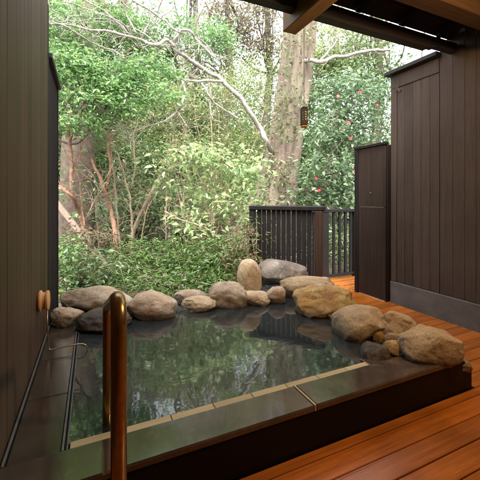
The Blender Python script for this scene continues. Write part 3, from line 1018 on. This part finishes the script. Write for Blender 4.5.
# --- upper left layered broadleaf tree (trunk behind the left wall)
tb = G(40, 6.2)
plant('layered_tree', 'bright green tree with tiered leafy sprays reaching in over the left wall', 'tree', tb,
      [(tb, .15), (tb + Vector((.0, -.1, 1.3)), .12), (tb + Vector((.1, -.3, 2.4)), .09), (tb + Vector((.1, -.5, 3.4)), .06), (tb + Vector((.1, -.6, 4.2)), .04)],
      [B(70, 85, 5.0, 32, 14, .4), B(105, 72, 5.2, 40, 13, .4), B(140, 92, 5.3, 34, 12, .35), B(95, 105, 5.0, 40, 12, .35), B(68, 60, 5.1, 30, 14, .4), B(75, 125, 4.9, 22, 9, .25), B(145, 66, 5.6, 30, 8, .3),
       B(60, 16, 5.4, 36, 9, .4), B(105, 18, 5.8, 34, 8, .4), B(66, 38, 5.4, 30, 10, .4)],
      430, 26, .072, .46, 'leaf_fresh', 'bark_dark', 101, spread=.12, limbs=16, rt=.005, flat=.35, up=1.6, droop=.3)

# --- second green tree above centre
tb = G(178, 9.5)
plant('slender_tree', 'slender green tree behind the pale bare branches, top centre left', 'tree', tb,
      [(tb, .13), (tb + UZ * 2, .11), (tb + Vector((.1, 0, 4)), .08), (tb + Vector((-.1, 0, 5.2)), .03)],
      [B(160, 28, 9, 34, 16, .8), B(195, 32, 9, 26, 16, .8), B(130, 34, 8.5, 30, 14, .7), B(215, 46, 9, 14, 12, .5)],
      130, 34, .10, .45, 'leaf_fresh', 'bark_dark', 102, spread=.20, limbs=12, rt=.008, flat=.6)

# --- grey trunk at left
tb = G(78, 7.2)
plant('grey_tree', 'thick grey brown tree trunk in shade behind the orange stems, left of the garden', 'tree', tb,
      [(P(78, 262, 7.2), .50), (P(77, 230, 7.2), .38), (P(77, 190, 7.2), .34), (P(78, 150, 7.2), .33), (P(80, 110, 7.2), .32), (P(84, 60, 7.2), .33), (P(88, 0, 7.2), .28), (P(88, -60, 7.2), .2)],
      [B(120, 40, 8.2, 36, 26, .8), B(70, 60, 8.0, 40, 30, .6)], 150, 30, .10, .45, 'leaf_mid', 'bark_grey', 103, spread=.24, limbs=9, rt=.008)

# --- orange barked tree, bare stems
ot = thing('orange_bark_tree', 'small tree with crooked rust orange stems in front of the thick grey trunk', 'tree', tuple(G(92, 5.6)))
b = MB()
OR = [
    ([(92, 252), (86, 232), (79, 212), (73, 197), (64, 190), (58, 186)], 5.6, 5.3, .055, .035),
    ([(76, 203), (72, 188), (72, 165), (70, 145), (69, 130), (74, 112), (78, 98)], 5.5, 5.3, .045, .02),
    ([(70, 140), (77, 122), (84, 108)], 5.4, 5.2, .025, .012),
    ([(117, 260), (115, 235), (111, 210), (104, 188), (97, 170), (91, 158)], 5.7, 5.6, .060, .028),
    ([(86, 228), (82, 205), (79, 175), (77, 165), (81, 150), (80, 130)], 5.5, 5.3, .016, .008),
    ([(107, 190), (110, 165), (108, 148), (113, 137)], 5.7, 5.6, .03, .022),
    ([(97, 172), (88, 180), (82, 176)], 5.6, 5.4, .012, .006),
]
nodes = []
for pts_, d0, d1, r0, r1 in OR: nodes += limb(pts_, d0, d1, r0 * .8, r1 * .6, mb=b)
for p in nodes[::2]:
    q = p + Vector((rng.normal() * .28, rng.normal() * .25, abs(rng.normal()) * .28))
    b.tube(curve(p, q, rng, .12, 4), [.006, .005, .004, .0035, .003], 4, False)
b.build('stems', M['bark_orange'], ot, True)
cl = [tuple(nodes[rng.integers(len(nodes))] + Vector((rng.normal() * .25, rng.normal() * .25, rng.normal() * .2 + .1))) for _ in range(26)]
leaves('leaves', cl, 9, (.12, .12, .08), .07, .5, M['leaf_fresh'], ot, rng)

# --- pale slim saplings
sp_ = thing('bare_sapling', 'clump of pale bare upright saplings right of the orange stems', 'sapling', tuple(G(124, 5.9)))
b = MB(); nodes = []
for pts_, d0, d1, r0, r1 in [
    ([(122, 262), (119, 230), (116, 200), (114, 175), (110, 150), (106, 135)], 5.9, 5.8, .022, .007),
    ([(130, 262), (132, 230), (130, 200), (126, 180), (120, 160), (114, 145), (112, 130)], 5.9, 5.9, .024, .008),
    ([(128, 250), (138, 220), (150, 195), (158, 180), (170, 168)], 6.3, 6.6, .05, .02),
    ([(88, 215), (95, 200), (102, 190)], 5.4, 5.4, .012, .006),
    ([(166, 260), (166, 225), (167, 190), (166, 165), (170, 145)], 5.8, 5.8, .014, .006),
    ([(172, 258), (174, 220), (178, 185), (182, 150), (188, 120)], 6.2, 6.3, .014, .006),
    ([(140, 258), (145, 215), (160, 190), (165, 175)], 6.0, 6.0, .012, .005),
    ([(166, 212), (185, 222), (205, 228), (222, 240)], 5.6, 5.5, .014, .01),
    ([(132, 190), (135, 165), (133, 140), (138, 120)], 6.6, 6.6, .02, .008)]:
    nodes += limb(pts_, d0, d1, r0, r1, mb=b)
for p in nodes:
    for _ in range(2):
        q = p + Vector((rng.normal() * .22, rng.normal() * .22, abs(rng.normal()) * .32))
        b.tube(curve(p, q, rng, .12, 4), [.0045, .004, .0035, .003, .002], 4, False)
b.build('stems', M['bark_tan'], sp_, True)

# --- light broadleaf bush centre
tb = G(205, 5.9)
plant('broadleaf_bush', 'airy bush of large pale green leaves in the middle of the garden', 'bush', tb, None,
          [B(184, 158, 5.7, 20, 7, .35), B(204, 152, 5.9, 16, 7, .3), B(226, 163, 5.9, 16, 8, .4), B(242, 180, 6.0, 16, 14, .35), B(252, 165, 6.2, 8, 10, .3), B(172, 172, 5.6, 12, 8, .3), B(228, 205, 5.8, 22, 14, .4), B(205, 188, 6.1, 14, 10, .35), B(190, 220, 5.8, 26, 10, .35), B(160, 185, 5.9, 10, 7, .2), B(180, 200, 6.0, 12, 8, .3), B(215, 232, 5.6, 24, 10, .3), B(248, 215, 5.8, 10, 14, .3)],
          150, 12, .115, .5, 'leaf_pale', 'bark_tan', 105, spread=.16, limbs=26, r0=.014, rt=.004, up=1.3, bare=200, shell=.15)

# --- olive thicket behind
tb = G(215, 8.8)
plant('olive_thicket', 'tall olive green twiggy thicket between the slender tree and the massive old trunk', 'thicket', tb, None,
      [B(200, 95, 8.8, 36, 26, .8), B(240, 110, 9.0, 30, 34, .8), B(170, 110, 8.6, 30, 24, .7), B(250, 75, 9.4, 20, 20, .6), B(215, 150, 8.6, 40, 26, .7), B(150, 140, 8.8, 26, 22, .7), B(255, 150, 8.8, 14, 24, .5), B(225, 195, 8.4, 34, 22, .6)],
      640, 30, .07, .45, 'leaf_olive', 'bark_tan', 106, spread=.20, limbs=30, r0=.03, rt=.005, bare=220, flat=.8)
tb = G(135, 8.0)
plant('shaded_thicket', 'deep green shaded thicket behind the bare saplings', 'thicket', tb, None,
      [B(130, 165, 8.2, 34, 26, .7), B(150, 200, 8.0, 34, 26, .7), B(110, 150, 8.4, 22, 20, .6), B(185, 205, 7.6, 26, 20, .6), B(125, 225, 7.5, 26, 18, .5)],
      420, 26, .085, .45, "leaf_mid", "bark_grey", 107, spread=.2, limbs=24, r0=.026, rt=.005, bare=130, flat=.8)

# --- camellia
tb = G(342, 6.9)
cm = plant('camellia', 'glossy leaved camellia dotted with red blossoms, right of the massive old trunk', 'bush', tb,
           [(tb, .09), (tb + Vector((-.05, 0, .8)), .075), (tb + Vector((.1, 0, 1.5)), .06), (tb + Vector((0, .1, 2.3)), .04), (tb + Vector((-.05, .1, 3.0)), .03)],
           [B(345, 90, 6.9, 22, 18, .5), B(365, 100, 6.9, 26, 26, .5), B(342, 120, 6.7, 24, 18, .45), B(330, 140, 6.6, 18, 14, .4), B(325, 168, 6.5, 20, 18, .45), B(345, 160, 6.8, 26, 22, .45), B(320, 192, 6.5, 20, 12, .4), B(350, 195, 6.8, 26, 16, .4), B(340, 235, 6.9, 26, 24, .5), B(380, 150, 7.2, 24, 30, .5)],
           300, 22, .10, .5, 'leaf_camellia', 'bark_grey', 108, spread=.14, limbs=16, rt=.006, up=1.1)
for fx, fy in ((348, 122), (351, 138), (316, 178), (281, 80), (354, 171), (377, 105), (360, 92), (319, 190), (337, 96)):
    d_ = 6.15 + rng.uniform(-.1, .1) if fx > 300 else 7.2
    c = P(fx, fy, d_)
    b = MB()
    for k in range(6):
        an = k * math.pi / 3 + rng.uniform(-.2, .2)
        rr = .036 * rng.uniform(.5, 1.2)
        tl = (fx * 7 % 10 - 5) * .16
        dv = ((R_ + F_ * tl).normalized() * math.cos(an) + UZ * math.sin(an)); sv = (R_ * -math.sin(an) + UZ * math.cos(an))
        i0 = len(b.v)
        b.v += [c, c + dv * rr * .6 + sv * rr * .5 - F_ * rr * .35, c + dv * rr * 1.05 - F_ * rr * .30, c + dv * rr * .6 - sv * rr * .5 - F_ * rr * .35]
        b.f.append([i0, i0 + 1, i0 + 2, i0 + 3])
    fl = b.build('flower', M['red_petal'], cm)
    b = MB(); b.tube([c - F_ * .002, c - F_ * .02], [.009, .006], 6); b.build('stamen', M['yellow_stamen'], fl)

# --- hedge band of bamboo grass behind the rocks
for i, (px, d, rx, ry, py, lab) in enumerate([
    (135, 4.9, 20, 22, 268, 'leafy green shrub behind the oblong brown boulder'),
    (165, 4.7, 22, 20, 266, 'dense fresh green shrub behind the pale flattened rock'),
    (198, 4.8, 22, 21, 266, 'fresh green shrub of pointed leaves behind the tan wedge rock'),
    (226, 4.9, 18, 22, 262, 'narrow leaved green shrub left of the upright standing stone')]):
    tb = G(px, d + .15)
    plant('leafy_shrub', lab, 'shrub', tb, None,
          [B(px, py, d, rx, ry * .8, .35), B(px - 8, py + 16, d - .45, rx, 12, .3), B(px + 6, py + 22, d - .7, rx, 8, .2), B(px + 6, py - 12, d + .2, rx * .7, 16, .3), B(px - 12, py - 18, d + .3, rx * .4, 14, .2)],
          125, 16, .075, .34, 'leaf_bamboo', 'bark_tan', 120 + i, spread=.09, limbs=16, r0=.009, rt=.003, group='green shrubs behind the rocks', leafname='leaves', up=.6, droop=.2, shell=.1, bare=20)
tb = G(80, 4.35)
plant('evergreen_shrub', 'dark green small leaved shrub in the corner by the end of the left screen wall', 'shrub', tb, None,
      [B(72, 262, 4.3, 22, 20, .35), B(66, 285, 4.1, 18, 14, .3), B(92, 270, 4.4, 18, 16, .3), B(60, 255, 4.5, 12, 18, .3), B(105, 282, 4.5, 14, 10, .3)],
      150, 17, .062, .5, 'leaf_mid', 'bark_dark', 130, spread=.09, limbs=12, r0=.010, rt=.003, leafname='leaves')
tb = G(92, 4.9)
plant('red_tipped_shrub', 'sparse shrub with reddish new leaves above the evergreen corner shrub', 'shrub', tb, None,
      [B(92, 232, 4.9, 20, 7, .25), B(75, 240, 4.9, 14, 8, .2), B(104, 240, 5.0, 14, 9, .2)],
      46, 12, .07, .34, 'leaf_red', 'bark_tan', 131, spread=.10, limbs=9, r0=.008, rt=.003, leafname='leaves')
tb = G(246, 4.75)
plant('nandina', 'feathery rust and green shrub at the left end of the slatted fence', 'shrub', tb, None,
      [B(245, 232, 4.7, 14, 10, .2), B(238, 250, 4.6, 14, 12, .2), B(250, 262, 4.5, 12, 12, .2), B(246, 278, 4.4, 14, 8, .2)],
      60, 13, .085, .22, 'leaf_rust', 'bark_tan', 132, spread=.10, limbs=9, r0=.008, rt=.003, leafname='leaves')
tb = G(262, 5.2)
plant('weeping_shrub', 'green shrub filling the gap between the fence top and the old trunk', 'shrub', tb, None,
      [B(250, 205, 5.6, 12, 14, .25), B(262, 240, 5.6, 20, 22, .3), B(300, 240, 6.4, 40, 22, .4), B(340, 250, 6.2, 24, 24, .4)],
      150, 16, .08, .4, 'leaf_mid', 'bark_tan', 133, spread=.12, limbs=12, r0=.010, rt=.003, leafname='leaves')

# --- pale sawn plank leaning in the garden
a_, b_ = P(54, 199, 5.2), P(117, 280, 4.9)
pl_ = MB()
ax = (b_ - a_) / 2; sd_ = ax.cross(F_).normalized()
pl_.obox((a_ + b_) / 2, ax, sd_ * .042, ax.cross(sd_).normalized() * .02, .006)
o = pl_.build('leaning_plank', M['plank_wood'])
tag(o, 'pale sawn plank leaning diagonally through the shrubs at lower left', 'plank')

# --- trees further back: individual trunks with thin crowns
BT = [
    (222, 13.5, 'leaf_brown', .16, 'bark_dark', 'dark forked tree with brownish thin foliage at top centre', [(222, 30, 26, 30), (240, 10, 24, 20), (205, 60, 20, 20)]),
    (262, 14.5, 'leaf_brown', .20, 'bark_dark', 'dark straight tree left of the massive trunk with sky showing through', [(262, 25, 22, 30), (275, 60, 18, 24), (245, 50, 16, 20)]),
    (330, 13.0, 'leaf_olive', .17, 'bark_pale', 'pale stemmed tree with thin yellow green leaves under the roof edge', [(330, 45, 26, 18), (350, 62, 22, 20), (315, 70, 18, 22)]),
    (372, 12.0, 'leaf_mid', .20, 'bark_grey', 'grey stemmed tree behind the camellia by the board wall', [(372, 60, 24, 24), (395, 110, 20, 30), (360, 85, 16, 14)]),
    (120, 13.0, 'leaf_mid', .18, 'bark_grey', 'green tree in the distance behind the saplings', [(120, 60, 40, 36), (150, 90, 30, 26), (100, 100, 30, 26)]),
    (300, 16.0, 'leaf_dark', .18, 'bark_dark', 'dark tree far behind the massive trunk', [(300, 110, 34, 40), (320, 150, 30, 30), (310, 70, 22, 24)]),
    (190, 15.0, 'leaf_dark', .18, 'bark_dark', 'dark tree far behind the olive thicket', [(190, 110, 40, 30), (160, 70, 30, 26), (215, 90, 26, 22)]),
    (30, 10.0, 'leaf_mid', .18, 'bark_grey', 'leafy tree hidden behind the left screen wall', [(20, 60, 40, 50), (45, 20, 30, 30)]),
]
for i, (px, d, lm, rb, bk, lab, bl) in enumerate(BT):
    tb = G(px, d)
    top = P(px + 6, -50, d)
    tr = [(tb - UZ * .2, rb * 1.3), (tb.lerp(top, .2), rb), (tb.lerp(top, .5) + Vector((.25, 0, 0)), rb * .8), (tb.lerp(top, .8), rb * .6), (top, rb * .4)]
    plant('forest_tree', lab, 'tree', tb, tr, [B(x_, y_, d, rx, ry, 1.2) for x_, y_, rx, ry in bl],
          (95 if lm == 'leaf_brown' else 150), 30, .13, .5, lm, bk, 200 + i, spread=.24, limbs=16, rt=.010, group='trees at the back of the garden', bare=120, flat=.7)

# --- far wood as one mass (low dense belt, thinning upward)
rng = np.random.default_rng(55)
cl = []
for _ in range(4200):
    an = rng.uniform(-58, 70)
    d = rng.uniform(12.5, 22)
    top = 3.4 + 1.2 * math.sin(an * .21) + 1.2 * math.sin(an * .53 + 1)
    x_, y_ = d * math.sin(math.radians(an) ), d * math.cos(math.radians(an))
    z_ = gz(x_, y_) + max(.1, top * rng.beta(1.0, 1.8) * 1.2)
    cl.append((x_, y_, z_))
o = leaves('far_wood', cl, 26, (.55, .55, .35), .2, .5, M['leaf_mid'], None, rng)
tag(o, 'far dark green wood closing the garden behind all trees', 'wood', kind='stuff')
# --- ground cover
cl = []
for _ in range(1500):
    x_, y_ = rng.uniform(-5, 9), rng.uniform(3.65, 11)
    if 2.3 < x_ < 4.5 and y_ < 4.4: continue
    cl.append((x_, y_, gz(x_, y_) + .04))
o = leaves('ground_cover', cl, 16, (.16, .16, .04), .075, .4, M['litter'], None, rng, 1.2, -.2)
tag(o, 'fallen leaves and low ground cover over the garden soil', 'ground cover', kind='stuff')

for o in bpy.data.objects:
    if '_o' in o: del o['_o']
